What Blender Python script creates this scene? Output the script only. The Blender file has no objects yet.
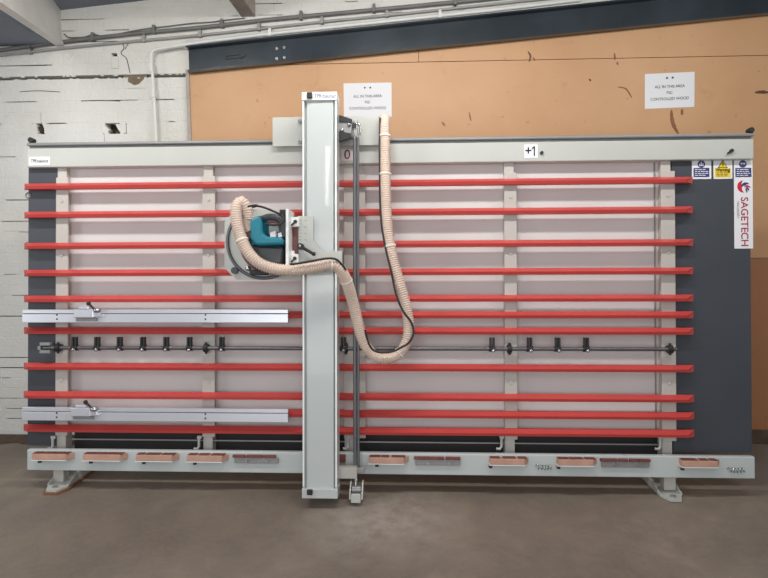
import bpy, bmesh, math, random
from mathutils import Vector, Matrix
random.seed(7)
R = math.radians
scn = bpy.context.scene
COL = scn.collection

# ------------------------------------------------------------------ camera
F, CX, CY = 575.0, 384.0, 289.0
CAMPOS = Vector((0, -3.69, 1.62))
yaw, pitch, roll = R(2.5), R(-4.5), R(-0.32)
fwd = Vector((-math.sin(yaw) * math.cos(pitch), math.cos(yaw) * math.cos(pitch), math.sin(pitch)))
rt = fwd.cross(Vector((0, 0, 1))).normalized()
up = rt.cross(fwd)
rt, up = rt * math.cos(roll) + up * math.sin(roll), up * math.cos(roll) - rt * math.sin(roll)
cd = bpy.data.cameras.new('camera')
cam = bpy.data.objects.new('camera', cd)
COL.objects.link(cam)
cd.sensor_width = 36.0
cd.lens = F / 768 * 36
cd.clip_start = 0.05
cam.matrix_world = Matrix(((rt.x, up.x, -fwd.x, CAMPOS.x), (rt.y, up.y, -fwd.y, CAMPOS.y), (rt.z, up.z, -fwd.z, CAMPOS.z), (0, 0, 0, 1)))
scn.camera = cam

# ------------------------------------------------------------------ world, lights, exposure
w = bpy.data.worlds.new('world')
scn.world = w
w.use_nodes = True
bg = w.node_tree.nodes['Background']
bg.inputs[0].default_value = (0.93, 0.96, 1.0, 1)
bg.inputs[1].default_value = 0.40
def area(name, loc, sx, sy, power, col, rot=(0, 0, 0)):
    l = bpy.data.lights.new(name, 'AREA')
    l.shape = 'RECTANGLE'; l.size = sx; l.size_y = sy; l.energy = power; l.color = col
    o = bpy.data.objects.new(name, l); COL.objects.link(o)
    o.location = loc; o.rotation_euler = rot
    return o
WHITE = (1.0, 0.975, 0.94)
area('ceiling_tube_light', (-2.3, -1.0, 3.3), 1.5, 0.14, 40, WHITE, (R(38), 0, 0))
area('ceiling_tube_light', (0.1, -1.0, 3.4), 1.5, 0.14, 34, WHITE, (R(38), 0, 0))
area('ceiling_tube_light', (2.2, -1.0, 3.45), 1.2, 0.14, 17, WHITE, (R(38), 0, 0))
area('ceiling_tube_light', (-1.20, -4.9, 3.4), 0.05, 3.0, 13, WHITE, (0, 0, R(-8.4)))
area('ceiling_tube_light', (-1.06, -4.9, 3.4), 0.05, 3.0, 13, WHITE, (0, 0, R(-8.4)))
area('ceiling_tube_light', (1.6, -3.4, 3.4), 0.14, 1.5, 14, WHITE)
area('front_fill_light', (-0.6, -6.2, 1.7), 4.5, 2.4, 92, (0.97, 0.985, 1.0), (R(90), 0, 0))  # fill lamp added behind the camera to brighten the panels, not an actual doorway
area('window_daylight', (-5.2, -2.6, 2.2), 2.4, 1.8, 45, (0.95, 0.98, 1.0), (0, R(-80), 0))
scn.view_settings.view_transform = 'Standard'
scn.view_settings.look = 'None'
scn.view_settings.gamma = 1.0
scn.view_settings.use_curve_mapping = False
scn.view_settings.exposure = -0.06

# ------------------------------------------------------------------ frames: machine leans back 5 degrees
LEAN = R(5)
MV = Vector((0, math.sin(LEAN), math.cos(LEAN)))
MD = Vector((0, math.cos(LEAN), -math.sin(LEAN)))       # depth away from the viewer
def mw(u, d, v): return Vector((u, 0, 0)) + MD * d + MV * v
def wm(p):                                               # world point -> machine coordinates
    p = Vector(p); return Vector((p.x, p.dot(MD), p.dot(MV)))
def ray(px, py): return rt * ((px - CX) / F) + up * (-(py - CY) / F) + fwd
def at(px, py, d):                                       # survey of the photograph on a machine plane
    r = ray(px, py); t = (d - CAMPOS.dot(MD)) / r.dot(MD)
    m = wm(CAMPOS + r * t); return m.x, m.z
def P(px, py, d):
    u, v = at(px, py, d); return (u, d, v)
def wat(px, py, y):                                      # survey on an upright plane y
    r = ray(px, py); t = (y - CAMPOS.y) / r.y
    p = CAMPOS + r * t; return p.x, p.z
def WP(px, py, y):
    x, z = wat(px, py, y); return (x, y, z)

# ------------------------------------------------------------------ materials
def s2l(c):
    return tuple(((x / 255) / 12.92 if x / 255 <= 0.04045 else ((x / 255 + 0.055) / 1.055) ** 2.4) for x in c) + (1,)
MATS = {}
def mat(name, col, rough=0.5, metal=0.0, spec=0.5, var=0.06, scale=6.0, bump=0.0, bscale=60.0, coat=0.0):
    m = bpy.data.materials.new(name); m.use_nodes = True
    nt = m.node_tree; b = nt.nodes['Principled BSDF']
    b.inputs['Roughness'].default_value = rough
    b.inputs['Metallic'].default_value = metal
    b.inputs['Specular IOR Level'].default_value = spec
    b.inputs['Coat Weight'].default_value = coat
    tc = nt.nodes.new('ShaderNodeTexCoord')
    n = nt.nodes.new('ShaderNodeTexNoise'); n.inputs['Scale'].default_value = scale; n.inputs['Detail'].default_value = 5
    nt.links.new(tc.outputs['Object'], n.inputs['Vector'])
    r = nt.nodes.new('ShaderNodeValToRGB')
    c = s2l(col)
    r.color_ramp.elements[0].position = 0.3; r.color_ramp.elements[1].position = 0.7
    r.color_ramp.elements[0].color = tuple(max(0, x * (1 - var)) for x in c[:3]) + (1,)
    r.color_ramp.elements[1].color = tuple(min(1, x * (1 + var)) for x in c[:3]) + (1,)
    nt.links.new(n.outputs['Fac'], r.inputs['Fac'])
    nt.links.new(r.outputs['Color'], b.inputs['Base Color'])
    if bump:
        n2 = nt.nodes.new('ShaderNodeTexNoise'); n2.inputs['Scale'].default_value = bscale; n2.inputs['Detail'].default_value = 4
        nt.links.new(tc.outputs['Object'], n2.inputs['Vector'])
        bp = nt.nodes.new('ShaderNodeBump'); bp.inputs['Strength'].default_value = bump; bp.inputs['Distance'].default_value = 0.01
        nt.links.new(n2.outputs['Fac'], bp.inputs['Height']); nt.links.new(bp.outputs['Normal'], b.inputs['Normal'])
    MATS[name] = m
    return m
mat('frame_grey', (190, 192, 186), 0.35, var=0.03, scale=3)
mat('upright_grey', (192, 188, 181), 0.4, var=0.05, scale=5)
mat('beam_grey', (196, 203, 202), 0.24, var=0.03, scale=2)
mat('panel_lilac', (214, 211, 209), 0.5, var=0.05, scale=1.5)
mat('slate', (66, 70, 77), 0.45, var=0.06, scale=3)
mat('red', (206, 76, 72), 0.38, var=0.05, scale=4)
mat('alu', (226, 228, 236), 0.3, metal=0.55, var=0.02)
mat('column_grey', (192, 198, 197), 0.3, var=0.02, scale=2, coat=0.3)
mat('edge_white', (238, 240, 238), 0.3, var=0.01)
mat('pipe_dark', (108, 110, 114), 0.38, metal=0.6, var=0.1, scale=20)
mat('tube_grey', (118, 120, 124), 0.35, metal=0.5, var=0.06, scale=20)
mat('steel', (190, 192, 194), 0.25, metal=0.9, var=0.06, scale=30)
mat('black', (34, 35, 38), 0.5, var=0.1)
mat('darkgap', (48, 46, 47), 0.7, var=0.1)
mat('wood_block', (196, 154, 134), 0.6, var=0.12, scale=14)
mat('wood_red', (120, 66, 58), 0.6, var=0.2, scale=25)
mat('ply_pad', (128, 90, 66), 0.7, var=0.15, scale=10)
mat('teal', (22, 122, 142), 0.4, var=0.08, scale=12)
mat('collar_green', (92, 128, 104), 0.5, var=0.1)
mat('guard', (72, 76, 80), 0.4, var=0.12, scale=14)
mat('saw_red', (110, 70, 68), 0.6, var=0.25, scale=40)
mat('hose', (222, 200, 184), 0.6, var=0.06, scale=12)
mat('cable', (40, 36, 38), 0.5, var=0.1)
mat('tie', (240, 236, 226), 0.5, var=0.02)
mat('paper', (232, 233, 236), 0.7, var=0.02, scale=3)
mat('pinkpaper', (238, 218, 216), 0.7, var=0.02)
mat('ink', (40, 40, 44), 0.7, var=0.02)
mat('sticker_blue', (52, 60, 120), 0.5, var=0.03)
mat('sticker_yellow', (236, 206, 40), 0.5, var=0.03)
mat('sticker_white', (236, 236, 238), 0.5, var=0.01)
mat('logo_red', (206, 34, 56), 0.5, var=0.03)
mat('logo_blue', (48, 66, 120), 0.5, var=0.03)
mat('letter_red', (168, 40, 70), 0.5, var=0.03)
mat('steelbeam', (52, 60, 66), 0.2, var=0.25, scale=2.2, bump=0.2, bscale=9)
mat('beam_mark', (40, 44, 48), 0.5, var=0.1)
mat('conduit_dark', (116, 116, 114), 0.5, var=0.12, scale=8)
mat('conduit_mid', (158, 157, 154), 0.5, var=0.12, scale=8)
mat('conduit_white', (226, 226, 222), 0.5, var=0.05, scale=8)
mat('timber_paint', (204, 203, 198), 0.6, var=0.1, scale=6, bump=0.2, bscale=30)
mat('rafter', (170, 160, 150), 0.7, var=0.15, scale=8)
mat('stain', (140, 92, 60), 0.6, var=0.15, scale=20)
mat('stain_dark', (96, 62, 44), 0.7, var=0.2, scale=30)
mat('ceiling', (128, 134, 146), 0.8, var=0.06, scale=2)
mat('brick_bare', (128, 112, 92), 0.9, var=0.3, scale=20, bump=0.6, bscale=40)
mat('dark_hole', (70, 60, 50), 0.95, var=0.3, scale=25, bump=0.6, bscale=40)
mat('dirt', (88, 72, 60), 0.95, var=0.25, scale=9, bump=0.6, bscale=30)
mat('knob_black', (28, 28, 30), 0.35, var=0.05)
mat('lug_grey', (150, 150, 150), 0.4, metal=0.4, var=0.05)

def nodes(m): return m.node_tree.nodes, m.node_tree.links
def mix(nt, fac, a, b, mode='MIX'):
    x = nt.nodes.new('ShaderNodeMix'); x.data_type = 'RGBA'; x.blend_type = mode
    if hasattr(fac, 'links'): nt.links.new(fac, x.inputs[0])
    else: x.inputs[0].default_value = fac
    for i, v in ((6, a), (7, b)):
        if hasattr(v, 'links'): nt.links.new(v, x.inputs[i])
        else: x.inputs[i].default_value = v
    return x.outputs[2]
def noise(nt, vec, scale, detail=5, rough=0.55, lo=0.4, hi=0.6, mapscale=None, dist=0.0):
    if mapscale:
        mp = nt.nodes.new('ShaderNodeMapping'); mp.inputs['Scale'].default_value = mapscale
        nt.links.new(vec, mp.inputs['Vector']); vec = mp.outputs['Vector']
    n = nt.nodes.new('ShaderNodeTexNoise'); n.inputs['Scale'].default_value = scale; n.inputs['Detail'].default_value = detail
    n.inputs['Roughness'].default_value = rough; n.inputs['Distortion'].default_value = dist
    nt.links.new(vec, n.inputs['Vector'])
    r = nt.nodes.new('ShaderNodeMapRange'); r.inputs['From Min'].default_value = lo; r.inputs['From Max'].default_value = hi
    nt.links.new(n.outputs['Fac'], r.inputs['Value'])
    return r.outputs['Result']
def newmat(name):
    m = bpy.data.materials.new(name); m.use_nodes = True; MATS[name] = m
    nt = m.node_tree; tc = nt.nodes.new('ShaderNodeTexCoord')
    return m, nt, nt.nodes['Principled BSDF'], tc.outputs['Object']

# concrete floor
m, nt, b, vec = newmat('concrete')
big = noise(nt, vec, 0.9, 6, 0.6, 0.35, 0.65)
med = noise(nt, vec, 3.5, 8, 0.65, 0.35, 0.7, dist=0.6)
fine = noise(nt, vec, 40, 4, 0.6, 0.3, 0.7)
c = mix(nt, big, s2l((112, 101, 90)), s2l((152, 138, 121)))
fm = nt.nodes.new('ShaderNodeMath'); fm.operation = 'MULTIPLY'; fm.inputs[1].default_value = 0.6; nt.links.new(med, fm.inputs[0])
c = mix(nt, fm.outputs[0], c, s2l((100, 92, 88)))
f2 = nt.nodes.new('ShaderNodeMath'); f2.operation = 'MULTIPLY'; f2.inputs[1].default_value = 0.22; nt.links.new(fine, f2.inputs[0])
c = mix(nt, f2.outputs[0], c, s2l((150, 138, 126)))
# pale sawdust patch under the saw column
sub = nt.nodes.new('ShaderNodeVectorMath'); sub.operation = 'DISTANCE'; sub.inputs[1].default_value = (-0.15, -0.42, 0)
nt.links.new(vec, sub.inputs[0])
mr = nt.nodes.new('ShaderNodeMapRange'); mr.inputs['From Min'].default_value = 0.06; mr.inputs['From Max'].default_value = 0.55; mr.inputs['To Min'].default_value = 0.75; mr.inputs['To Max'].default_value = 0.0
nt.links.new(sub.outputs['Value'], mr.inputs['Value'])
dn = noise(nt, vec, 7, 6, 0.7, 0.3, 0.65)
mm = nt.nodes.new('ShaderNodeMath'); mm.operation = 'MULTIPLY'; nt.links.new(mr.outputs['Result'], mm.inputs[0]); nt.links.new(dn, mm.inputs[1])
c = mix(nt, mm.outputs[0], c, s2l((182, 174, 168)))
nt.links.new(c, b.inputs['Base Color'])
b.inputs['Roughness'].default_value = 0.55
bp = nt.nodes.new('ShaderNodeBump'); bp.inputs['Strength'].default_value = 0.15; bp.inputs['Distance'].default_value = 0.01
nt.links.new(fine, bp.inputs['Height']); nt.links.new(bp.outputs['Normal'], b.inputs['Normal'])

# painted brick
m, nt, b, vec = newmat('white_paint')
n1 = noise(nt, vec, 1.6, 6, 0.6, 0.35, 0.7)
c = mix(nt, n1, s2l((218, 216, 208)), s2l((230, 230, 226)))
n2 = noise(nt, vec, 14, 6, 0.7, 0.60, 0.75)
f = nt.nodes.new('ShaderNodeMath'); f.operation = 'MULTIPLY'; f.inputs[1].default_value = 0.35; nt.links.new(n2, f.inputs[0])
c = mix(nt, f.outputs[0], c, s2l((176, 170, 156)))
nt.links.new(c, b.inputs['Base Color']); b.inputs['Roughness'].default_value = 0.6
nb = noise(nt, vec, 35, 6, 0.6, 0.2, 0.8)
bp = nt.nodes.new('ShaderNodeBump'); bp.inputs['Strength'].default_value = 0.4; bp.inputs['Distance'].default_value = 0.012
nt.links.new(nb, bp.inputs['Height']); nt.links.new(bp.outputs['Normal'], b.inputs['Normal'])

# hardboard
def board_mat(name, c0, c1):
    m, nt, b, vec = newmat(name)
    n1 = noise(nt, vec, 1.1, 5, 0.6, 0.35, 0.65)
    c = mix(nt, n1, s2l(c0), s2l(c1))
    n2 = noise(nt, vec, 5, 7, 0.7, 0.60, 0.78, dist=0.8)
    f = nt.nodes.new('ShaderNodeMath'); f.operation = 'MULTIPLY'; f.inputs[1].default_value = 0.3; nt.links.new(n2, f.inputs[0])
    c = mix(nt, f.outputs[0], c, s2l((150, 104, 70)))
    n3 = noise(nt, vec, 22, 3, 0.5, 0.70, 0.76)
    f = nt.nodes.new('ShaderNodeMath'); f.operation = 'MULTIPLY'; f.inputs[1].default_value = 0.4; nt.links.new(n3, f.inputs[0])
    c = mix(nt, f.outputs[0], c, s2l((120, 80, 56)))
    nt.links.new(c, b.inputs['Base Color']); b.inputs['Roughness'].default_value = 0.5
    return m
board_mat('hardboard', (196, 150, 108), (206, 162, 120))
board_mat('hardboard_brown', (160, 108, 70), (172, 118, 80))

# ------------------------------------------------------------------ mesh builder
class MB:
    def __init__(s): s.bm = bmesh.new(); s.slot = 0
    def _new(s, vs, faces, smooth=False):
        v = [s.bm.verts.new(p) for p in vs]
        out = []
        for f in faces:
            try:
                fc = s.bm.faces.new([v[i] for i in f]); fc.material_index = s.slot; fc.smooth = smooth; out.append(fc)
            except ValueError: pass
        return v, out
    def box(s, a, b, bev=0.0):
        (x0, y0, z0), (x1, y1, z1) = a, b
        x0, x1 = sorted((x0, x1)); y0, y1 = sorted((y0, y1)); z0, z1 = sorted((z0, z1))
        vs = [(x0, y0, z0), (x1, y0, z0), (x1, y1, z0), (x0, y1, z0), (x0, y0, z1), (x1, y0, z1), (x1, y1, z1), (x0, y1, z1)]
        v, f = s._new(vs, [(0, 3, 2, 1), (4, 5, 6, 7), (0, 1, 5, 4), (1, 2, 6, 5), (2, 3, 7, 6), (3, 0, 4, 7)])
        if bev > 0:
            ed = list({e for x in f for e in x.edges})
            bmesh.ops.bevel(s.bm, geom=ed, offset=bev, segments=2, affect='EDGES', profile=0.5)
        return s
    def loft(s, rings, cap=True, smooth=False, closed=True):
        n = len(rings[0]); vs = [p for r in rings for p in r]; fs = []
        for i in range(len(rings) - 1):
            for j in range(n if closed else n - 1):
                k = (j + 1) % n
                fs.append((i * n + j, i * n + k, (i + 1) * n + k, (i + 1) * n + j))
        s._new(vs, fs, smooth)
        if cap:
            s._new(rings[0], [tuple(reversed(range(n)))]); s._new(rings[-1], [tuple(range(n))])
        return s
    def prism(s, poly, axis, a, b, bev=0.0):
        # poly of 2-d points; axis 0: (y,z), 1: (x,z), 2: (x,y)
        def mk(p, t):
            return {0: (t, p[0], p[1]), 1: (p[0], t, p[1]), 2: (p[0], p[1], t)}[axis]
        n = len(poly)
        vs = [mk(p, a) for p in poly] + [mk(p, b) for p in poly]
        fs = [tuple(reversed(range(n))), tuple(range(n, 2 * n))] + [(j, (j + 1) % n, n + (j + 1) % n, n + j) for j in range(n)]
        v, f = s._new(vs, fs)
        bmesh.ops.recalc_face_normals(s.bm, faces=f)
        if bev > 0:
            ed = list({e for x in f for e in x.edges})
            bmesh.ops.bevel(s.bm, geom=ed, offset=bev, segments=2, affect='EDGES', profile=0.5)
        return s
    def tube(s, path, r, n=12, cap=True, radii=None):
        path = [Vector(p) for p in path]; rings = []
        t0 = (path[1] - path[0]).normalized()
        ref = Vector((0, 0, 1)) if abs(t0.z) < 0.9 else Vector((0, 1, 0))
        nrm = (ref - t0 * ref.dot(t0)).normalized()
        for i, p in enumerate(path):
            t = (path[min(i + 1, len(path) - 1)] - path[max(i - 1, 0)]).normalized()
            nrm = (nrm - t * nrm.dot(t)).normalized(); bn = t.cross(nrm)
            rr = radii[i] if radii else r
            rings.append([p + (nrm * math.cos(2 * math.pi * k / n) + bn * math.sin(2 * math.pi * k / n)) * rr for k in range(n)])
        return s.loft(rings, cap, True)
    def cyl(s, a, b, r, n=20, r2=None):
        return s.tube([a, b], r, n, True, [r, r if r2 is None else r2])
    def sphere(s, c, r, sc=(1, 1, 1), n=14):
        rings = []
        for i in range(1, 8):
            th = math.pi * i / 8
            rings.append([(c[0] + sc[0] * r * math.sin(th) * math.cos(2 * math.pi * k / n), c[1] + sc[1] * r * math.sin(th) * math.sin(2 * math.pi * k / n), c[2] + sc[2] * r * math.cos(th)) for k in range(n)])
        return s.loft(rings, True, True)
    def torus(s, c, rad, r, axis=1, a0=0, a1=360, n=48, m=8):
        pts = []
        for i in range(n + 1):
            a = R(a0 + (a1 - a0) * i / n); p = list(c); o = [i2 for i2 in range(3) if i2 != axis]
            p[o[0]] += rad * math.cos(a); p[o[1]] += rad * math.sin(a); pts.append(p)
        return s.tube(pts, r, m)
    def build(s, name, mats, parent=None, fix=True):
        if not isinstance(mats, (list, tuple)): mats = [mats]
        if parent is not None:
            b = parent['_b'] if '_b' in parent else None
            root = parent
            while root.parent: root = root.parent
            off = BASE.get(root.name)
            if off is not None:
                for v in s.bm.verts: v.co -= off
        if fix: bmesh.ops.recalc_face_normals(s.bm, faces=s.bm.faces)
        me = bpy.data.meshes.new(name); s.bm.to_mesh(me); s.bm.free()
        for m in mats: me.materials.append(MATS[m])
        o = bpy.data.objects.new(name, me); COL.objects.link(o)
        if parent is not None: o.parent = parent
        return o
BASE = {}
def tag(o, label=None, cat=None, group=None, kind=None):
    if label: o['label'] = label
    if cat: o['category'] = cat
    if group: o['group'] = group
    if kind: o['kind'] = kind
    return o
def thing(name, label, cat, base=(0, 0, 0), group=None, machine=True):
    o = bpy.data.objects.new(name, None); COL.objects.link(o); o.empty_display_size = 0.1
    if machine:
        o.location = mw(*base); o.rotation_euler = (-LEAN, 0, 0)
    else: o.location = base
    BASE[o.name] = Vector(base)
    return tag(o, label, cat, group)
def crom(pts, per=12):
    pts = [Vector(p) for p in pts]; q = [2 * pts[0] - pts[1]] + pts + [2 * pts[-1] - pts[-2]]; out = []
    for i in range(1, len(q) - 2):
        a, b, c, d = q[i - 1:i + 3]
        for k in range(per):
            t = k / per
            out.append(0.5 * ((2 * b) + (c - a) * t + (2 * a - 5 * b + 4 * c - d) * t * t + (3 * b - a - 3 * c + d) * t ** 3))
    out.append(pts[-1]); return out
def resample(path, step):
    L = [0]
    for a, b in zip(path, path[1:]): L.append(L[-1] + (b - a).length)
    n = int(L[-1] / step); out = []; j = 0
    for i in range(n + 1):
        t = L[-1] * i / n
        while j < len(L) - 2 and L[j + 1] < t: j += 1
        k = (t - L[j]) / max(1e-9, L[j + 1] - L[j]); out.append(path[j].lerp(path[j + 1], k))
    return out
def text_mesh(name, body, size, origin, xdir, ydir, m, parent, align='CENTER', bold=0.0, shear=0.0, sx=1.0, lift=0.0012):
    cu = bpy.data.curves.new(name, 'FONT'); cu.body = body; cu.size = size; cu.align_x = align; cu.align_y = 'CENTER'
    cu.offset = bold; cu.shear = shear; cu.space_line = 1.0; cu.extrude = 0.0003
    o = bpy.data.objects.new(name + '_curve', cu); COL.objects.link(o)
    dg = bpy.context.evaluated_depsgraph_get()
    me = bpy.data.meshes.new_from_object(o.evaluated_get(dg))
    bpy.data.objects.remove(o); bpy.data.curves.remove(cu)
    X = Vector(xdir); Y = Vector(ydir); N = X.cross(Y); O = Vector(origin)
    root = parent
    while root.parent: root = root.parent
    off = BASE.get(root.name, Vector())
    for v in me.vertices: v.co = O + X * v.co.x * sx + Y * v.co.y + N * (v.co.z + lift) - off
    me.name = name; me.materials.clear(); me.materials.append(MATS[m])
    t = bpy.data.objects.new(name, me); COL.objects.link(t); t.parent = parent
    return t
def struct(name, mb, m, label=None):
    o = mb.build(name, m); o['kind'] = 'structure'
    return o

# ================================================================== THE ROOM
WY = 1.0                                                   # brick face of the back wall
# floor
mb = MB(); mb.box((-6.5, -6.5, -0.1), (5.5, WY + 0.2, 0)); struct('floor', mb, 'concrete')
# back wall : painted bricks laid over a mortar bed, gap course and knocked-out holes
zc = wat(60, 77.5, WY)[1]                                  # height of the open bed joint
CH = 0.0885
holes = [(WP(113.5, 131, WY), 0.115, 0.05), (WP(40, 127, WY), 0.07, 0.05), (WP(115, 58, WY), 0.06, 0.075), (WP(135, 79.5, WY), 0.15, 0.075)]
def roofz(x): return 3.262 + 0.0805 * (x + 1.75)           # top edge of the sloping steel beam on the wall
mb = MB()
rows = [(zc + 0.012 + i * CH, False) for i in range(0, 9)] + [(zc - 0.012 - (i + 1) * CH, False) for i in range(0, 34)]
cracklen = wat(189, 75, WY)[0]
for ri, (z0, _) in enumerate(rows):
    x = -4.0 + (0.1 if ri % 2 else 0) + random.uniform(-.03, .03)
    zt = z0 + CH
    while x < 2.95:
        L = random.choice([0.215, 0.215, 0.225, 0.11, 0.205])
        x1 = x + L
        vis = x < -1.60 or zt > roofz(x) - 0.25
        if vis and z0 < 3.75 and zt > 0:
            zz0, zz1 = max(z0, 0.0), zt
            dy = random.uniform(-0.0013, 0.0013)
            jx = random.uniform(.001, .003)
            box = (x + jx, zz0 + random.uniform(.0008, .0024), x1 - jx, zz1 - random.uniform(.0008, .0024))
            cut = False
            for (hx, hy, hz), hw, hh in holes:
                if box[0] < hx + hw / 2 and box[2] > hx - hw / 2 and box[1] < hz + hh / 2 - .004 and box[3] > hz - hh / 2 + .004:
                    cut = True
                    # leave what remains of the brick either side
                    if hx - hw / 2 - box[0] > .02: mb.box((box[0], WY + dy, box[1]), (hx - hw / 2 + random.uniform(-.012, .012), WY + .1, box[3]), .004)
                    if box[2] - hx - hw / 2 > .02: mb.box((hx + hw / 2 + random.uniform(-.012, .012), WY + dy, box[1]), (box[2], WY + .1, box[3]), .004)
            if not cut: mb.box((box[0], WY + dy, box[1]), (box[2], WY + .1, box[3]), .004)
        x = x1
# mortar strips just behind the face (absent in the open joint and the holes)
mz = sorted({0.0} | {max(0, r[0]) for r in rows} | {r[0] + CH for r in rows})
for ri, (z0, _) in enumerate(rows):
    x = -4.0
    za, zb = max(0, z0 - .004), z0 + CH + .004
    if zb <= 0: continue
    top_of_low = abs(zb - .004 - (zc - .012)) < 1e-4
    bot_of_up = abs(z0 - (zc + .012)) < 1e-4
    run = 0
    while x < 2.95:
        x1 = x + 0.05
        lo, hi = za, zb
        if x < cracklen:
            if top_of_low: hi = zb - .010
            if bot_of_up: lo = za + .010
        else:
            if top_of_low: hi = zc
            if bot_of_up: lo = zc
        inh = any(x1 > hx - hw / 2 - .005 and x < hx + hw / 2 + .005 and hi > hz - hh / 2 and lo < hz + hh / 2 for (hx, hy, hz), hw, hh in holes)
        if not run: fy = random.choice((.0013, .0017, .0021, .0026)); run = random.randint(3, 12)
        run -= 1
        if not inh and hi < 3.9: mb.box((x, WY + fy, lo), (x1, WY + .05, hi))
        x = x1
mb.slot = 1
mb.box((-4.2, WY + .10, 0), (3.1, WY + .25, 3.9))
# rubble inside the holes and broken plaster edges
for k, ((hx, hy, hz), hw, hh) in enumerate(holes):
    mb.slot = 1
    for q in range(5):
        c = Vector((hx + random.uniform(-.4, .4) * hw, WY + random.uniform(.04, .08), hz + random.uniform(-.45, .2) * hh)); e = random.uniform(.012, .024)
        mb._new([c + Vector((random.uniform(-1, 1), random.uniform(-1, 1), random.uniform(-1, 1))) * .008 + Vector((sx * e, sy * e, sz * e)) for sx, sy, sz in ((-1, -1, -1), (1, -1, -1), (1, 1, -1), (-1, 1, -1), (-1, -1, 1), (1, -1, 1), (1, 1, 1), (-1, 1, 1))], [(0, 3, 2, 1), (4, 5, 6, 7), (0, 1, 5, 4), (1, 2, 6, 5), (2, 3, 7, 6), (3, 0, 4, 7)])
    L, Rr, B, T = hx - hw / 2 - .02, hx + hw / 2 + .02, hz - hh / 2 - .03, hz + hh / 2 + .03
    mb.slot = 0
    if k == 3:
        mb.slot = 2; mb.box((L, WY + .012, B + .0), (Rr, WY + .06, T))
        mb.slot = 0
        mb.prism([(L, T - .045), (L + .035, B + .05), (hx - .005, B + .022), (hx + .03, B + .03), (Rr - .03, B + .06), (Rr, T - .04), (Rr, B), (L, B)], 1, WY - .001, WY + .03)
    else:
        mb.prism([(L, T), (L, B), (L + .02 + hw * .25, B), (L + .02 + hw * .08, hz - hh * .1), (L + .02 + hw * .2, hz + hh * .2)], 1, WY, WY + .05)
        mb.prism([(Rr, T), (Rr - .02 - hw * .35, T), (Rr - .02 - hw * .12, hz + hh * .1), (Rr - .02 - hw * .02, hz - hh * .2), (Rr - .02, B), (Rr, B)], 1, WY, WY + .05)
# lumpy mortar bits along the open joint
mb.slot = 0
xx = -3.5
while xx < cracklen:
    if random.random() < .75:
        mb.sphere((xx, WY + .012, zc + random.choice([-1, 1]) * .012), random.uniform(.006, .012), (random.uniform(1, 3.2), 1, .8), 7)
    xx += random.uniform(.02, .07)
wall = struct('wall_back', mb, ['white_paint', 'dark_hole', 'brick_bare'])

# ceiling above the wall
mb = MB()
xa, za = wat(62, 10, WY); xb, zb = wat(150, 0, WY); sl = (zb - za) / (xb - xa)
cz = lambda x: za + sl * (x - xa)
mb.prism([(xa - .02, cz(xa - .02)), (5.5, za + 0.085 * (5.5 - xa) + .0), (5.5, 4.6), (xa - .02, 4.6)], 1, -6.0, WY + .2)
struct('ceiling', mb, 'ceiling')
# lower flat ceiling left of the white roof beam
zl = wat(30, 46, WY)[1]
bx = wat(62, 38, WY)[0]
mb = MB(); mb.box((-6.5, -6.0, zl), (bx - .06, WY + .2, zl + .18)); struct('ceiling_left', mb, 'ceiling')

# white roof beam running out from the wall at upper left
t = thing('roof_beam', 'white painted roof beam running out from the brick wall at upper left', 'beam', (bx, WY, zl), machine=False)
e0 = Vector((bx, WY, 0)); 
q1 = Vector(WP(0, 3, -0.2)); dirx = (q1.x - bx) / (q1.y - WY)
dz = (q1.z - zl) / (q1.y - WY)
def rb(y, ox, oz): return (bx + dirx * (y - WY) * 1.0 + ox, y, zl + dz * (y - WY) * 1.0 + oz)
mb = MB()
mb.loft([[rb(y, -.05, .03), rb(y, .0, .03), rb(y, .0, .42), rb(y, -.05, .42)] for y in (WY, -3.0)])
mb.build('beam_web', 'conduit_white', t)
mb = MB()
mb.loft([[rb(y, -.05, -.005), rb(y, .02, -.005), rb(y, .02, .025), rb(y, -.05, .025)] for y in (WY, -3.0)])
mb.build('beam_flange', 'conduit_white', t)

# brown-grey rafter further right
rx, rz = wat(250, 17, WY)
t = thing('rafter', 'grey-brown rafter end meeting the wall above the conduits', 'beam', (rx, WY, rz), machine=False)
mb = MB(); mb.box((rx - .07, -3.0, rz), (rx + .045, WY, rz + .3), .004); mb.build('rafter_timber', 'rafter', t)

# hardboard sheets
BF = WY - 0.03
bl = wat(190.5, 100, BF)[0]; zseam = wat(500, 60.5, BF)[1]; vs = wat(418.5, 55, BF)[0]
zmid = wat(760, 258, BF)[1]
def bz(x): return roofz(x) - 0.10
def board(name, label, x0, x1, zf0, zf1, m='hardboard', dy=0):
    mb = MB(); mb.prism([(x0, zf0(x0)), (x1, zf0(x1)), (x1, zf1(x1)), (x0, zf1(x0))], 1, BF + dy, WY - .001)
    return tag(mb.build(name, m), label, 'board', 'hardboard sheets lining the wall')
g = .0025
board('hardboard_sheet', 'wide tan hardboard sheet on the wall behind the saw, carrying both paper notices', bl, 2.9, lambda x: zmid + g, lambda x: zseam - g)
board('hardboard_sheet', 'tan hardboard sheet tapering up left of a short upright joint under the dark steel beam', bl, vs - g, lambda x: zseam + g, bz)
board('hardboard_sheet', 'tan hardboard wedge above the long seam at upper right under the steel beam', vs + g, 2.9, lambda x: zseam + g, bz)
board('hardboard_sheet', 'darker brown hardboard sheet down to the floor at the right edge', bl, 2.9, lambda x: 0.02, lambda x: zmid - g, 'hardboard_brown')
big_sheet = bpy.data.objects['hardboard_sheet']
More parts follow.
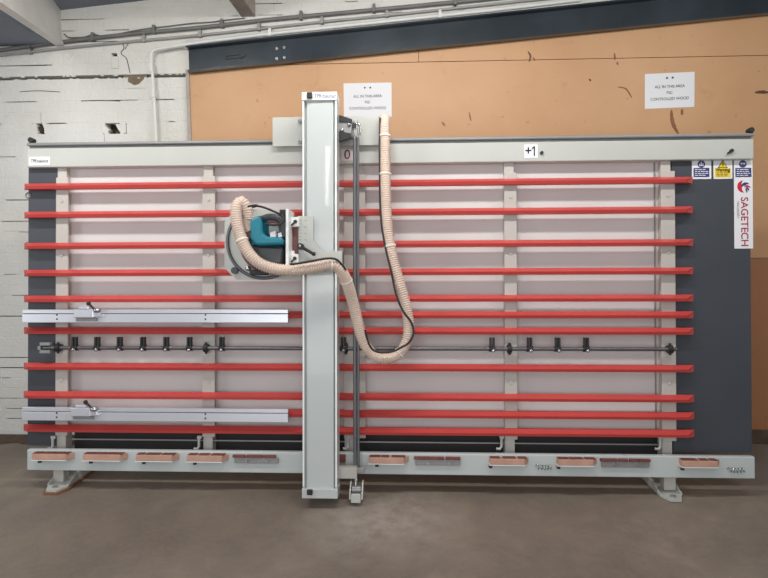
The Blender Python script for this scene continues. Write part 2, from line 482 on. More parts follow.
def stain(pts, w, m, y=BF - .0006):
    mb = MB(); ps = crom([WP(a, b, y) for a, b in pts], 5)
    n = len(ps); L = []; Rg = []
    for i, p in enumerate(ps):
        t = (ps[min(i + 1, n - 1)] - ps[max(i - 1, 0)]).normalized(); nn = Vector((-t.z, 0, t.x)); k = w * (.35 + .65 * math.sin(math.pi * (i + .5) / n)) * random.uniform(.8, 1.15)
        L.append(p + nn * k); Rg.append(p - nn * k)
    for i in range(n - 1): mb._new([L[i], L[i + 1], Rg[i + 1], Rg[i]], [(0, 1, 2, 3)])
    o = mb.build('stain', m); o.parent = big_sheet
stain([(671.5, 110), (671.8, 118), (674, 126), (678.5, 134)], .016, 'stain')
stain([(682, 109), (682, 115)], .012, 'stain')
stain([(528, 51.5), (530.5, 56), (529, 62)], .008, 'stain_dark')
stain([(533, 57), (535, 61)], .006, 'stain')
stain([(614.5, 53), (614.8, 60)], .008, 'stain'); stain([(617, 62), (618, 65)], .008, 'stain')
stain([(469, 112), (471, 121)], .006, 'stain'); stain([(442, 122), (445, 126)], .008, 'stain')
stain([(618, 87), (626, 89), (632, 98)], .007, 'stain'); stain([(589, 79), (591, 81)], .008, 'stain_dark')
stain([(755, 92.5), (762, 92), (769, 92.5)], .013, 'stain_dark')
mb = MB(); mb.box((bl - .03, BF - .012, 0.1), (bl, WY, 3.02), .003)
struct('trim_1', mb, 'rafter')
mb = MB(); mb.box((1.9, BF - .03, 0), (2.95, BF, .11), .004)
struct('baseboard_back', mb, 'dirt')
# dirt strip along the wall foot
mb = MB()
pts = []
for i in range(30):
    x = -4 + i * .06 + 0
    pts.append(x)
top = [(x, WY, .004) for x in pts]; low = [(x, WY - .2 - random.uniform(0, .05), .0022) for x in pts]
mid = [(x, WY - .06 - random.uniform(0, .03), .012 + random.uniform(0, .008)) for x in pts]
mb.loft([top, mid, low], cap=False, closed=False)
tag(mb.build('dirt', 'dirt'), 'brown dirt swept along the foot of the white brick wall', 'dirt', kind='stuff')

# steel beam (channel) along the sloping roof line
SBF = BF - 0.09
ang = math.atan(0.0805)
x0 = wat(186, 60, SBF)[0]; x1 = 3.2
zt0 = wat(186, 45.5, SBF)[1]; zt1 = wat(600, 1.5, SBF)[1]; xt1 = wat(600, 1.5, SBF)[0]
zb0 = wat(188, 71, SBF)[1]; xb1, zb1 = wat(766, 12, SBF); xt0 = wat(186, 45.5, SBF)[0]
tz = lambda x: zt0 + (zt1 - zt0) * (x - xt0) / (xt1 - xt0)
bzz = lambda x: zb0 + (zb1 - zb0) * (x - x0) / (xb1 - x0)
t = thing('steel_beam', 'long dark slate steel beam sloping up to the right above the hardboard', 'beam', (x0, BF, zb0), machine=False)
def slab(mb, fa, fb, ya, yb, xa=x0, xb=x1):
    mb.loft([[(x, ya, fa(x)), (x, yb, fa(x)), (x, yb, fb(x)), (x, ya, fb(x))] for x in (xa, xb)])
mb = MB(); slab(mb, lambda x: bzz(x) + .008, lambda x: tz(x) - .008, BF - .03, BF - .001); mb.build('web', 'steelbeam', t)
mb = MB(); slab(mb, lambda x: tz(x) - .012, tz, SBF, WY - .001); mb.build('top_flange', 'steelbeam', t)
mb = MB(); slab(mb, bzz, lambda x: bzz(x) + .012, SBF + .02, BF - .001); mb.build('bottom_flange', 'steelbeam', t)
for px, py in ((277, 49), (284.5, 48), (277, 59), (284.5, 58)):
    p = Vector(WP(px, py, BF - .035)); mb = MB(); mb.cyl(p + Vector((0, .01, 0)), p + Vector((0, -.012, 0)), .012, 8); mb.build('bolt', 'steel', t)
p = Vector(WP(235, 56.5, BF - .032)); mb = MB()
for s in (-.012, .012):
    mb.loft([[(p.x + a, p.y + .004, p.z + s + a * .08 - .003), (p.x + a, p.y - .006, p.z + s + a * .08 - .003), (p.x + a, p.y - .006, p.z + s + a * .08 + .003), (p.x + a, p.y + .004, p.z + s + a * .08 + .003)] for a in (-.075, .05)])
mb.prism([(p.x + .045, p.z - .02), (p.x + .085, p.z + .008), (p.x + .05, p.z + .03)], 1, p.y - .006, p.y + .004)
mb.prism([(p.x - .079, p.z - .022), (p.x - .072, p.z - .022), (p.x - .072, p.z + .01), (p.x - .079, p.z + .01)], 1, p.y - .006, p.y + .004)
mb.build('cast_mark', 'beam_mark', t)

# painted timber ledge above the steel beam
t = mb = MB(); slab(mb, lambda x: tz(x) + .002, lambda x: tz(x) + .05, WY - .055, WY - .004, x0 - .03, 2.9)
slab(mb, lambda x: tz(x) + .05, lambda x: tz(x) + .075, WY - .035, WY - .004, x0 - .03, 2.9)
o = mb.build('timber_ledge', 'timber_paint'); tag(o, 'white painted timber ledge lying along the top of the steel beam', 'ledge')

# conduits with clips
def conduit(label, pts, y, r, m, clips, name='conduit'):
    ps = [Vector(WP(px, py, y)) for px, py in pts]
    t = thing(name, label, 'pipe', tuple(ps[0]), machine=False)
    mb = MB(); mb.tube(crom(ps, 6), r, 10); mb.build('tube', m, t)
    for px, py in clips:
        p = Vector(WP(px, py, y)); mb = MB(); mb.box((p.x - .013, y - r - .006, p.z - r - .006), (p.x + .013, WY - .002, p.z + r + .006), .003)
        mb.box((p.x - .011, y - r, p.z + r), (p.x + .011, WY - .002, p.z + r + .03), .003)
        mb.build('clip', m, t)
    return t
conduit('dark upper conduit clipped along the top of the wall, sloping up to the right', [(-6, 51), (62, 42), (130, 34), (200, 27.5), (270, 19.5), (340, 13), (420, 5.5), (500, -2.5), (600, -13)], WY - .026, .0155, 'conduit_dark', [(30, 46), (93, 38.5), (154, 31), (222, 25), (301, 17), (374, 10), (455, 2.5)])
conduit('thinner grey conduit running just under the dark one across the wall top', [(-6, 56), (60, 48.5), (125, 42), (200, 35.2), (270, 27.5), (330, 21), (400, 14), (480, 5.5), (560, -3)], WY - .02, .0105, 'conduit_mid', [(30, 52), (144, 40), (200, 35.2), (259, 28.5), (322, 22), (387, 15)])
conduit('white conduit rising up the brick wall left of the boards and bending along the beam', [(157, 152), (156, 130), (154.6, 105), (152.8, 78), (151.4, 62), (151.6, 54), (156, 49.5), (172, 46.5), (200, 42.5), (265, 34.5), (330, 27.5), (480, 11.5), (580, 0)], WY - .075 if False else WY - .07, .0125, 'conduit_white', [(154, 95), (152, 70), (270, 34), (440, 15.8)])
ps = crom([WP(px, py, WY - .012) for px, py in ((64, 34), (70, 37.5), (84, 37), (93, 34.5), (104, 36), (120, 33.5), (138, 30), (152, 28), (170, 26), (190, 23.5), (212, 22), (222, 20.5), (245, 18))], 8)
mb = MB(); mb.tube(ps, .005, 6); tag(mb.build('loose_wire', 'conduit_dark'), 'thin loose wire trailing along the wall just above the dark conduit', 'wire')
# thin cracks in the paint
def crack(px, label):
    ps = crom([WP(a, b, WY - .001) for a, b in px], 5); mb = MB(); mb.tube(ps, .0035, 5); return ps, mb
mb = MB()
for px in (((122, 43), (124, 48), (121, 53), (126, 58), (128, 64), (130, 73)), ((128, 44), (125, 49)), ((81, 101), (95, 100.5), (104, 100.5), (120, 101)), ((20, 92), (32, 91), (44, 91), (60, 92))):
    mb.tube(crom([WP(a, b, WY - .0015) for a, b in px], 5), .003, 5)
o = mb.build('crack', 'dark_hole'); o.parent = wall
# stone plug in upper hole
p = WP(115, 64, WY); mb = MB(); mb.box((p[0] - .03, WY - .012, p[2] - .04), (p[0] + .03, WY + .02, p[2] + .06), .008); o = mb.build('plaster_lump', 'white_paint'); o.parent = wall

# paper notices
def notice(label, c, wdt, hgt, tilt):
    x, y, z = c
    t = bpy.data.objects.new('paper_notice', None); COL.objects.link(t); t.location = (x, y, z); t.rotation_euler = (0, tilt, 0)
    tag(t, label, 'notice', 'paper notices on the hardboard'); BASE[t.name] = Vector((0, 0, 0))
    mb = MB(); mb.box((-wdt / 2, 0, -hgt / 2), (wdt / 2, .0015, hgt / 2)); mb.build('sheet', 'paper', t)
    for s in (-1, 1):
        mb = MB(); mb.cyl((s * .022 , 0.001, hgt * .36), (s * .022, -.006, hgt * .36), .0065, 10); mb.build('pin', 'ink', t)
    for i, s in enumerate(('ALL IN THIS AREA', 'FSC', 'CONTROLLED WOOD')):
        text_mesh('lettering', s, .0300, (0.0, 0, hgt * .11 - i * .0465), (1, 0, 0), (0, 0, 1), 'ink', t, sx=.95)
    return t
ax, az = wat(367.5, 83, BF); aw = wat(391.5, 83, BF)[0] - wat(343.5, 83, BF)[0]
notice('white paper notice on the board directly behind the saw column top and hose', (ax, BF - .0022, az - .1325), aw, .265, 0)
ax, az = wat(669.5, 90.5, BF); aw = wat(694.5, 90, BF)[0] - wat(645, 90, BF)[0]
notice('white paper notice alone on the board at upper right, pinned slightly askew', (ax, BF - .0022, az), aw, .265, R(-1.6))

# ================================================================== THE PANEL SAW FRAME
saw = thing('panel_saw_frame', 'large vertical panel saw frame with red slats, grey posts and dark side panels', 'panel saw', (0, 0, 0))
UL, UR = -2.60, 2.222
VT0, VT1 = 2.158, 2.288
mb = MB(); mb.box((UL, -.02, VT0), (UR, .10, VT1), .006); mb.build('top_beam', 'frame_grey', saw)
mb = MB(); mb.box((UL, .01, VT1), (UR, .05, VT1 + .020), .003); mb.box((UL - .005, -.015, VT1 + .020), (UR + .01, .065, VT1 + .040), .006)
mb.build('guide_rail', 'lug_grey', saw)
for u in (UL + .025, UR - .012):
    mb = MB(); mb.cyl((u, -.02, VT1 + .058), (u, .02, VT1 + .058), .018, 16); mb.box((u - .012, -.012, VT1 + .035), (u + .012, .02, VT1 + .05)); mb.build('end_stop', 'black', saw)
# bottom channel
mb = MB(); mb.prism([(-.08, .122), (-.04, .122), (-.04, .26), (-.072, .26), (-.08, .256)], 0, at(27, 460, -.08)[0], at(755, 466, -.08)[0], .004)
mb.build('bottom_beam', 'beam_grey', saw)
# uprights (post plus front plate), each bolted at three heights
UPR = [(-2.404, -2.319), (-1.390, -1.305), (-.434, -.340), (.628, .709), (1.641, 1.7305)]
for i, (a, b) in enumerate(UPR):
    if i == 2: b = -.29
    mb = MB(); wd = .062
    a0 = a + .003 if i < 4 else a + .005
    mb.box((a0, .012, .20), (a0 + wd, .085, VT0)); up_ = mb.build('upright', 'upright_grey', saw)
    mb = MB(); mb.box((a, -.004, .335), (b, .012, 2.09), .003); mb.build('face_plate', 'upright_grey', up_)
    for v in (1.93, 1.56, .71):
        mb = MB(); mb.cyl(((a + b) / 2, .0, v), ((a + b) / 2, -.009, v), .011, 6); mb.build('bolt', 'upright_grey', up_)
# back panels between uprights
PD = .055
edges = [(-2.36, -1.36), (-1.36, -.38), (-.38, .66), (.66, 1.69)]
for a, b in edges:
    mb = MB(); mb.box((a + .002, PD, .345), (b - .002, PD + .012, VT0 + .03)); mb.build('back_panel', 'panel_lilac', saw)
mb = MB(); mb.box((1.618, PD - .008, .345), (1.626, PD, VT0 + .02)); mb.build('joint_strip', 'lug_grey', saw)
# dark side panels
mb = MB(); mb.box((UL - .012, .02, .26), (-2.40, .06, VT0 + .01)); mb.build('side_panel', 'slate', saw)
mb = MB(); mb.box((1.72, .02, .26), (UR - .003, .06, VT0 + .01)); mb.build('side_panel', 'slate', saw)
# red slats
SL = [2.027, 1.834, 1.622, 1.4375, 1.2615, 1.153, 1.0465, .805, .612, .5, .387]
for v in SL:
    prof = [(-.003, .024), (-.05, -.001), (-.041, -.020), (-.003, -.022)]
    mb = MB()
    def ring(u, s): return [(u + s * (.055 if d > -.01 else .0), d, v + h) for d, h in prof]
    ext = -2.57; ex2 = 1.788
    mb.loft([ring(ext, -1), ring(ex2, 1)]); mb.build('slat', 'red', saw)
# lower rail, added dark sheet coloured as the shaded gap, and hooks under the panels
mb = MB(); mb.box((-2.33, .10, .20), (1.66, .11, .345)); mb.build('gap_shade_sheet', 'darkgap', saw)
mb = MB(); mb.box((-2.31, .03, .298), (1.64, .042, .306)); mb.build('roller_rod', 'lug_grey', saw)
for px in (51.5, 197.5, 346.5, 499.5, 658):
    u, v = at(px, 443, .0); mb = MB()
    mb.tube([(u + .012, -.005, v + .04), (u + .012, -.005, v - .02), (u + .002, -.005, v - .038), (u - .022, -.005, v - .036)], .009, 8)
    mb.box((u + .0, -.012, v + .03), (u + .03, .01, v + .05), .003); mb.build('hook', 'frame_grey', saw)
# lugs on left side
mb = MB(); u, v = at(27, 195.5, .02); mb.torus((u + .008, .02, v), .016, .006, 1); mb.build('lug', 'lug_grey', saw)
u, v = at(731, 151, -.02); mb = MB(); mb.cyl((u, -.02, v), (u, -.035, v), .012, 8); mb.tube([(u, -.03, v), (u - .03, -.035, v - .02)], .006, 6); mb.build('clip', 'black', saw)
u, v = at(541.5, 153, -.02); mb = MB(); mb.cyl((u, -.02, v), (u, -.034, v), .011, 10); mb.build('screw', 'black', saw)

# stop bar with collars and flip stops
VB = .934
bar = None
mb = MB(); mb.cyl((-2.46, -.045, VB), (1.715, -.045, VB), .013, 14); bar = mb.build('stop_bar', 'pipe_dark', saw)
for px in (58, 206, 346, 509.5, 670):
    u = at(px, 348, -.045)[0]; mb = MB()
    mb.cyl((u - .013, -.045, VB), (u + .013, -.045, VB), .027, 16); mb.box((u - .012, -.045, VB - .02), (u + .012, -.004, VB + .02))
    mb.cyl((u, -.045, VB - .038), (u, -.045, VB + .038), .009, 8); mb.build('collar', 'black', bar)
for px in (75, 97.5, 120, 143.3, 166.5, 189.7, 222, 338 + 5.5, 404, 492, 529.5, 557.5, 586):
    u = at(px, 348, -.045)[0]; mb = MB()
    mb.cyl((u - .02, -.045, VB), (u + .02, -.045, VB), .019, 14)
    mb.box((u - .016, -.062, VB + .01), (u - .003, -.032, VB + .074), .003); mb.box((u + .003, -.062, VB + .01), (u + .016, -.032, VB + .074), .003)
    mb.slot = 1; mb.sphere((u + .004, -.072, VB - .01), .012)
    mb.build('flip_stop', ['black', 'steel'], bar)
u = at(46, 348, -.045)[0]; mb = MB()
for s in (-1, 1): mb.box((u - .035, -.062, VB + s * .026 - .011), (u + .035, -.03, VB + s * .026 + .011), .003)
mb.box((u - .05, -.058, VB - .012), (u - .03, -.035, VB + .012)); mb.build('end_bracket', 'lug_grey', bar)

# support blocks along the bottom channel
def block(x0p, x1p, empty=False, flip=False):
    dd = -.09 if empty else -.125
    u0, v = at(x0p, 455, dd); u1 = at(x1p, 455, dd)[0]
    tv = .2505
    if not empty:
        mb = MB(); c = .035
        sgn = 1
        mb.prism([(u0 + (c if sgn < 0 else 0), -.13), (u1 - c, -.13), (u1, -.081), (u0, -.081)], 2, tv - .044, tv - .006, .003)
        bl_ = mb.build('support_block', 'wood_block', saw)
        mb = MB(); x = u0 + .004
        while x < u1 - .03:
            L = random.uniform(.04, .1); mb.box((x, -.125, tv - .007), (min(x + L, u1 - .02), -.081, tv - .002)); x += L + random.uniform(.004, .02)
        mb.build('top_strip', 'wood_red', bl_)
        mb = MB(); mb.box((u0 - .004, -.132, tv - .050), (u1 - c + .004, -.081, tv - .045)); mb.build('ledge_plate', 'edge_white', bl_)
        mb = MB(); ub = u0 + .05 if not flip else u0 + .004; mb.cyl((ub, -.12, tv - .050), (ub, -.12, tv - .066), .012, 8); mb.build('bolt', 'black', bl_)
    else:
        mb = MB(); x = u0
        while x < u1 - .02:
            L = random.uniform(.05, .11); mb.box((x, -.104, tv - .024), (min(x + L, u1), -.081, tv - .008), .002); x += L + random.uniform(.002, .012)
        b_ = mb.build('folded_support', 'wood_red', saw)
        mb = MB(); mb.box((u0 + .01, -.096, tv - .062), (u1 - .004, -.081, tv - .026), .003); mb.build('bracket_plate', 'lug_grey', b_)
        for k in (.3, .75):
            ub = u0 + (u1 - u0) * k; mb = MB(); mb.cyl((ub, -.09, tv - .044), (ub, -.112, tv - .044), .011, 8); mb.build('bolt', 'steel', b_)
for a, b in ((32, 71), (83, 125), (136, 177), (187, 227), (369, 409), (490, 530), (558, 599), (682, 723)): block(a, b, flip=a > 400)
for a, b in ((233, 279), (414, 461), (600, 650)): block(a, b, True)
mb = MB(); u0 = at(339, 455, -.08)[0]; mb.box((u0, -.1, .20), (u0 + .045, -.081, .25), .003); mb.build('folded_support', 'wood_red', saw)
for px, py in ((543.5, 466), (735.5, 469)):
    u, v = at(px, py, -.08); pts = []
    for k in range(61):
        a = 2 * math.pi * 5 * k / 60; pts.append((u - .05 + .1 * k / 60, -.094 + .011 * math.cos(a), v + .014 * math.sin(a) - .006 * math.sin(math.pi * k / 60)))
    mb = MB(); mb.tube(pts, .0035, 6); mb.build('spring', 'steel', saw)

# feet : lower posts and long floor channels
def toM(p): return wm(p)
for fu, (pa, pb), pad in ((-2.262, (-2.377, -2.318), True), (1.695, (1.655, 1.735), False)):
    zb = .014 if pad else .004
    if fu < 0: pu0, pu1 = at(54.3, 478, 0)[0], at(64.3, 478, 0)[0]
    else: pu0, pu1 = at(663.5, 484, 0)[0], at(675, 484, 0)[0]
    mb = MB(); mb.box((pu0, -.01, .02), (pu1, .05, .122)); mb.box((pu0 - .035, -.03, .112), (pu1 + .035, .05, .122))
    ft = mb.build('lower_post', 'upright_grey', saw)
    cx = (pu0 + pu1) / 2 + (0.035 if fu < 0 else -0.022)
    W = .068
    poly = [(cx - .034, -.145), (cx + .034, -.145), (cx + W, -.07), (cx + W, .80), (cx - W, .80), (cx - W, -.07)]
    mb = MB(); mb.prism(poly, 2, zb, zb + .012)
    for s in (-1, 1):
        x = cx + s * W
        mb.prism([(-.07, zb + .012), (.8, zb + .012), (.8, zb + .06), (.04, zb + .06), (-.07, zb + .02)], 0, x - .004, x + .004)
    for v in mb.bm.verts: v.co = toM(v.co)
    f_ = mb.build('foot', 'frame_grey', saw)
    if pad:
        mb = MB(); mb.prism([(a + (.018 if a > cx else -.008), b - .018 if b < 0 else b) for a, b in poly], 2, 0, zb)
        for v in mb.bm.verts: v.co = toM(v.co)
        mb.build('pad', 'ply_pad', f_)
    for q in ((0.02, -.10),):
        mb = MB(); mb.cyl((cx + q[0] - .02, q[1], zb + .012), (cx + q[0] - .02, q[1], zb + .022), .018, 10)
        for v in mb.bm.verts: v.co = toM(v.co)
        mb.build('bolt', 'steel', f_)
    # rear strut rising from the back of the foot to the top beam
    mb = MB()
    a = toM((cx, .72, zb + .03)); 
    mb.tube([a, (cx, .09, 1.75)], .028, 6); mb.build('rear_strut', 'upright_grey', saw)

# stickers and plates on the frame
def sticker(name, x0, y0, x1, y1, d, m='sticker_white', label=None):
    u0, v1 = at(x0, y0, d); u1, v0 = at(x1, y1, d)
    mb = MB(); mb.box((u0, d - .0018, v0), (u1, d, v1)); o = mb.build(name, m, saw)
    if label: o['label'] = label
    return o, (u0 + u1) / 2, (v0 + v1) / 2, u1 - u0, v1 - v0, d - .0018
XU, ZU = (1, 0, 0), (0, 0, 1)
o, u, v, ww, hh, d = sticker('maker_sticker', 29, 157, 50, 165.3, -.0205)
text_mesh('lettering', 'TPKmakinut', .034, (u, d, v), XU, ZU, 'ink', o, sx=.72, shear=.25)
o, u, v, ww, hh, d = sticker('number_card', 524.3, 144.6, 537.8, 158, -.0205)
text_mesh('lettering', '+', .085, (u - .018, d, v), XU, ZU, 'ink', o, bold=.001, sx=.95)
mb = MB(); mb.box((u + .017, d - .0012, v - .03), (u + .025, d, v + .032)); mb.prism([(u + .025, v + .032), (u + .017, v + .032), (u + .004, v + .018), (u + .004, v + .010), (u + .018, v + .020)], 1, d - .0012, d); mb.build('digit', 'ink', o)
o, u, v, ww, hh, d = sticker('number_card', 341.5, 149.5, 353, 160.5, -.0205, 'pinkpaper', 'pinkish card marked 0')
text_mesh('lettering', '0', .088, (u, d, v), XU, ZU, 'ink', o)
SD = .0195
def bars(o, u0, u1, v0, v1, n, d, m='sticker_white'):
    for i in range(n):
        mb = MB(); v = v1 - (i + .5) * (v1 - v0) / n; x = u0
        while x < u1 - .012:
            L = random.uniform(.01, .026); mb.box((x, d - .0012, v - .0022), (min(x + L, u1), d, v + .0022)); x += L + .005
        mb.build('text_line', m, o)
def disc(mb, u, d, v, r, n=24): mb.prism([(u + r * math.cos(2 * math.pi * k / n), v + r * math.sin(2 * math.pi * k / n)) for k in range(n)], 1, d - .001, d)
# mandatory notice with blue disc
o, u, v, ww, hh, d = sticker('safety_sticker', 691.8, 160.3, 711.2, 179, SD)
u0, v1 = at(693.5, 168, d); u1, v0 = at(709.3, 177, d)
mb = MB(); mb.box((u0, d - .001, v0), (u1, d, v1)); q = mb.build('blue_bar', 'sticker_blue', o)
bars(o, u0 + .008, u1 - .008, v0 + .005, v1 - .005, 4, d - .001)
cu, cv = at(701.3, 164.2, d); mb = MB(); disc(mb, cu, d, cv, .024); mb.build('symbol', 'sticker_blue', o)
mb = MB(); mb.box((cu - .004, d - .002, cv - .012), (cu + .004, d - .001, cv + .006)); disc(mb, cu, d - .001, cv + .012, .0045, 10)
mb.box((cu - .014, d - .002, cv - .012), (cu - .007, d - .001, cv + .004)); mb.box((cu + .007, d - .002, cv - .012), (cu + .014, d - .001, cv + .004)); mb.build('symbol_figure', 'sticker_white', o)
# warning sticker
o, u, v, ww, hh, d = sticker('warning_sticker', 713.3, 160.3, 732.3, 178.8, SD)
u0, v1 = at(714.8, 168, d); u1, v0 = at(730.6, 177.2, d)
mb = MB(); mb.box((u0, d - .001, v0), (u1, d, v1)); mb.build('yellow_bar', 'sticker_yellow', o)
cu, cv = at(722.7, 164.6, d)
mb = MB(); mb.prism([(cu - .032, cv - .022), (cu + .032, cv - .022), (cu, cv + .032)], 1, d - .001, d); mb.build('triangle_border', 'ink', o)
mb = MB(); mb.prism([(cu - .024, cv - .0175), (cu + .024, cv - .0175), (cu, cv + .023)], 1, d - .002, d - .001); mb.build('triangle', 'sticker_yellow', o)
mb = MB(); mb.box((cu - .003, d - .003, cv - .006), (cu + .003, d - .002, cv + .012)); disc(mb, cu, d - .002, cv - .0115, .003, 8); mb.build('exclamation_mark', 'ink', o)
text_mesh('lettering', 'Warning', .03, ((u0 + u1) / 2, d - .001, v1 - .014), XU, ZU, 'ink', o, sx=.85, bold=.0008)
bars(o, u0 + .01, u1 - .01, v0 + .004, v1 - .027, 3, d - .001, 'ply_pad')
# maker banner
o, u, v, ww, hh, d = sticker('maker_banner', 733.7, 160.3, 753.0, 248.5, SD)
u0, v1 = at(735.3, 168, d); u1, v0 = at(751.3, 177, d)
mb = MB(); mb.box((u0, d - .001, v0), (u1, d, v1)); mb.build('blue_bar', 'sticker_blue', o)
bars(o, u0 + .008, u1 - .008, v0 + .005, v1 - .005, 4, d - .001)
cu, cv = at(742.8, 164, d); mb = MB(); disc(mb, cu, d, cv, .024); mb.build('symbol', 'sticker_blue', o)
mb = MB(); disc(mb, cu - .008, d - .001, cv + .002, .0065, 12); disc(mb, cu + .008, d - .001, cv + .002, .0065, 12); mb.box((cu - .016, d - .002, cv + .003), (cu + .016, d - .001, cv + .008)); mb.build('symbol_figure', 'sticker_white', o)
# swirl of curved petals
def petal(mb, c, a0, a1, r0, r1, d):
    n = 10; pts = []
    for k in range(n + 1):
        t = k / n; a = R(a0 + (a1 - a0) * t); pts.append((c[0] + r1 * math.cos(a), c[1] + r1 * math.sin(a)))
    for k in range(n, -1, -1):
        t = k / n; a = R(a0 + (a1 - a0) * t); rr = r0 + (r1 - r0) * abs(2 * t - 1) ** 2.0
        pts.append((c[0] + rr * math.cos(a), c[1] + rr * math.sin(a)))
    # build as quads strip to keep concave shape clean
    m_ = n + 1
    for k in range(n):
        q = [pts[k], pts[k + 1], pts[2 * m_ - 2 - k], pts[2 * m_ - 1 - k]]
        mb.prism(q, 1, d - .001, d)
lu, lv = at(743.5, 186.5, d)
mb = MB(); petal(mb, (lu, lv), 95, 275, .009, .040, d); lg = mb.build('logo_wing', 'logo_red', o)
mb = MB(); petal(mb, (lu + .013, lv - .002), 40, 185, .009, .029, d - .0005); mb.build('logo_wing', 'logo_blue', o)
mb = MB(); petal(mb, (lu + .022, lv - .015), 10, 150, .009, .023, d - .001); mb.build('logo_wing', 'logo_red', o)
mb = MB(); petal(mb, (lu + .018, lv - .024), -20, 120, .006, .017, d - .0015); petal(mb, (lu + .009, lv - .031), -50, 90, .005, .015, d - .0015); mb.build('logo_wing', 'logo_blue', o)
tu, tv = at(744.2, 221.8, d)
text_mesh('lettering', 'SAGETECH', .064, (tu, d, tv), (0, 0, -1), (1, 0, 0), 'letter_red', o, bold=.0006, sx=1.03)
tu, tv = at(737.8, 210, d)
text_mesh('small_lettering', 'MACHINERY', .021, (tu, d, tv), (0, 0, -1), (1, 0, 0), 'lug_grey', o, sx=.95)

# ================================================================== ALUMINIUM FENCES with clamps
def fence(vc, label, cpx, cpy):
    u0, u1 = at(22, 316, -.092)[0], at(288, 316, -.092)[0]
    d0, d1 = -.058, -.092
    t = thing('aluminium_fence', label, 'fence', (u0, d0, vc - .043), 'aluminium fences on the left of the saw')
    mb = MB(); mb.box((u0, d1, vc - .043), (u1, d0, vc + .0135), .002); mb.build('lower_face', 'alu', t)
    mb = MB(); mb.box((u0, d1 + .003, vc + .0175), (u1, d0, vc + .043), .002); mb.build('upper_lip', 'alu', t)
    mb = MB(); mb.box((u0 + .001, d1 + .012, vc + .0125), (u1 - .001, d0 - .001, vc + .0185)); mb.build('groove', 'black', t)
    for px in (57, 205.5):
        for s in (-.02, .008):
            u = at(px, 316, d1)[0]; mb = MB(); mb.cyl((u, d1 - .002, vc + s), (u, d1 + .004, vc + s), .006, 8); mb.build('screw', 'darkgap', t)
    u, v = at(cpx, cpy, d1)
    mb = MB(); mb.box((u - .075, d1 - .03, v - .028), (u + .06, d1, v + .03), .006); mb.box((u - .04, d1 - .034, v + .028), (u + .03, d1 + .01, v + .05), .005)
    mb.prism([(u + .02, v - .028), (u + .11, v - .02), (u + .09, v + .02), (u + .02, v + .03)], 1, d1 - .026, d1, .003)
    c_ = mb.build('clamp', 'alu', t)
    mb = MB(); mb.cyl((u + .06, d1 - .02, v + .03), (u + .025, d1 - .02, v + .066), .007, 10); mb.sphere((u + .022, d1 - .02, v + .066), .014); mb.build('clamp_knob', 'black', c_)
    mb = MB(); mb.sphere((u + .085, d1 - .03, v + .022), .022, (1.3, .9, .8)); mb.build('clamp_screw', 'steel', c_)
    mb = MB(); mb.box((u - .07, d1 - .012, v - .05), (u + .07, d1 - .001, v - .03), .002); mb.build('clamp_plate', 'lug_grey', c_)
    return t
fence(1.149, 'upper silver aluminium fence with sliding clamp just above the dark stop bar', 87, 313.5)
fence(.4985, 'lower silver aluminium fence with sliding clamp near the bottom of the red slats', 84, 411.5)

# ================================================================== SAW COLUMN
CF, CB = -.30, -.17
cu0, cu1 = at(302.7, 300, CF)[0], at(336.9, 300, CF)[0]
cv0, cv1 = at(320, 498, CF)[1], at(320, 92.5, CF)[1]
colm = thing('saw_column', 'tall pale grey saw column standing upright in front of the red slats', 'saw column', ((cu0 + cu1) / 2, -.2, cv0))
mb = MB()
prof = [(cu0, CB), (cu0, CF), (cu0 + .010, CF), (cu0 + .010, CF + .028), (cu0 + .022, CF + .028), (cu0 + .026, CF + .006), (cu1 - .022, CF + .006), (cu1 - .018, CF + .028), (cu1 - .010, CF + .028), (cu1 - .010, CF), (cu1, CF), (cu1, CB)]
mb.loft([[(x, y, z) for x, y in prof] for z in (cv0 + .01, cv1 - .03)], cap=True)
mb.build('profile', 'column_grey', colm)
for u in (cu0 + .005, cu1 - .005):
    mb = MB(); mb.box((u - .0052, CF - .003, cv0 + .07), (u + .0052, CF - .0005, cv1 - .035)); mb.build('edge_strip', 'edge_white', colm)
mb = MB(); mb.box((cu0 - .003, CF - .012, cv1 - .05), (cu1 + .003, CB, cv1), .003); tp = mb.build('top_cap', 'edge_white', colm)
mb = MB(); uu, vv = at(309.8, 96.3, CF - .012); mb.box((uu - .017, CF - .03, vv - .016), (uu + .017, CF - .012, vv + .02), .004); mb.build('bumper', 'black', tp)
text_mesh('lettering', 'TPKmakinut', .037, ((cu0 + cu1) / 2 + .034, CF - .012, vv), XU, ZU, 'sticker_blue', tp, sx=.72, shear=.25)
mb = MB(); mb.box((cu0 - .004, CF - .012, cv0), (cu1 + .005, CB, cv0 + .058), .003); bt = mb.build('bottom_cap', 'column_grey', colm)
uu, vv = at(310, 491.7, CF - .012); mb = MB(); mb.box((uu - .017, CF - .03, vv - .016), (uu + .017, CF - .012, vv + .016), .004); mb.build('bumper', 'black', bt)
# carriage plate and rollers on the guide rail
pd = -.06
u0, v1 = at(272.5, 118, pd); u1, v0 = at(302, 146, pd)
u2 = at(379, 118, pd)[0]
mb = MB(); mb.box((u0, pd, v0), (u2, pd + .012, v1 + .004), .002); cp = mb.build('carriage_plate', 'frame_grey', colm)
for px, py in ((300, 122), (300, 142)):
    uu, vv = at(px, py, pd); mb = MB(); mb.cyl((uu, pd, vv), (uu, pd - .02, vv), .012, 8); mb.build('bolt', 'steel', cp)
for uu in (u0 + .06, u2 - .06):
    mb = MB(); mb.cyl((uu, -.048, VT1 + .083), (uu, .03, VT1 + .083), .034, 18); mb.build('roller', 'lug_grey', cp)
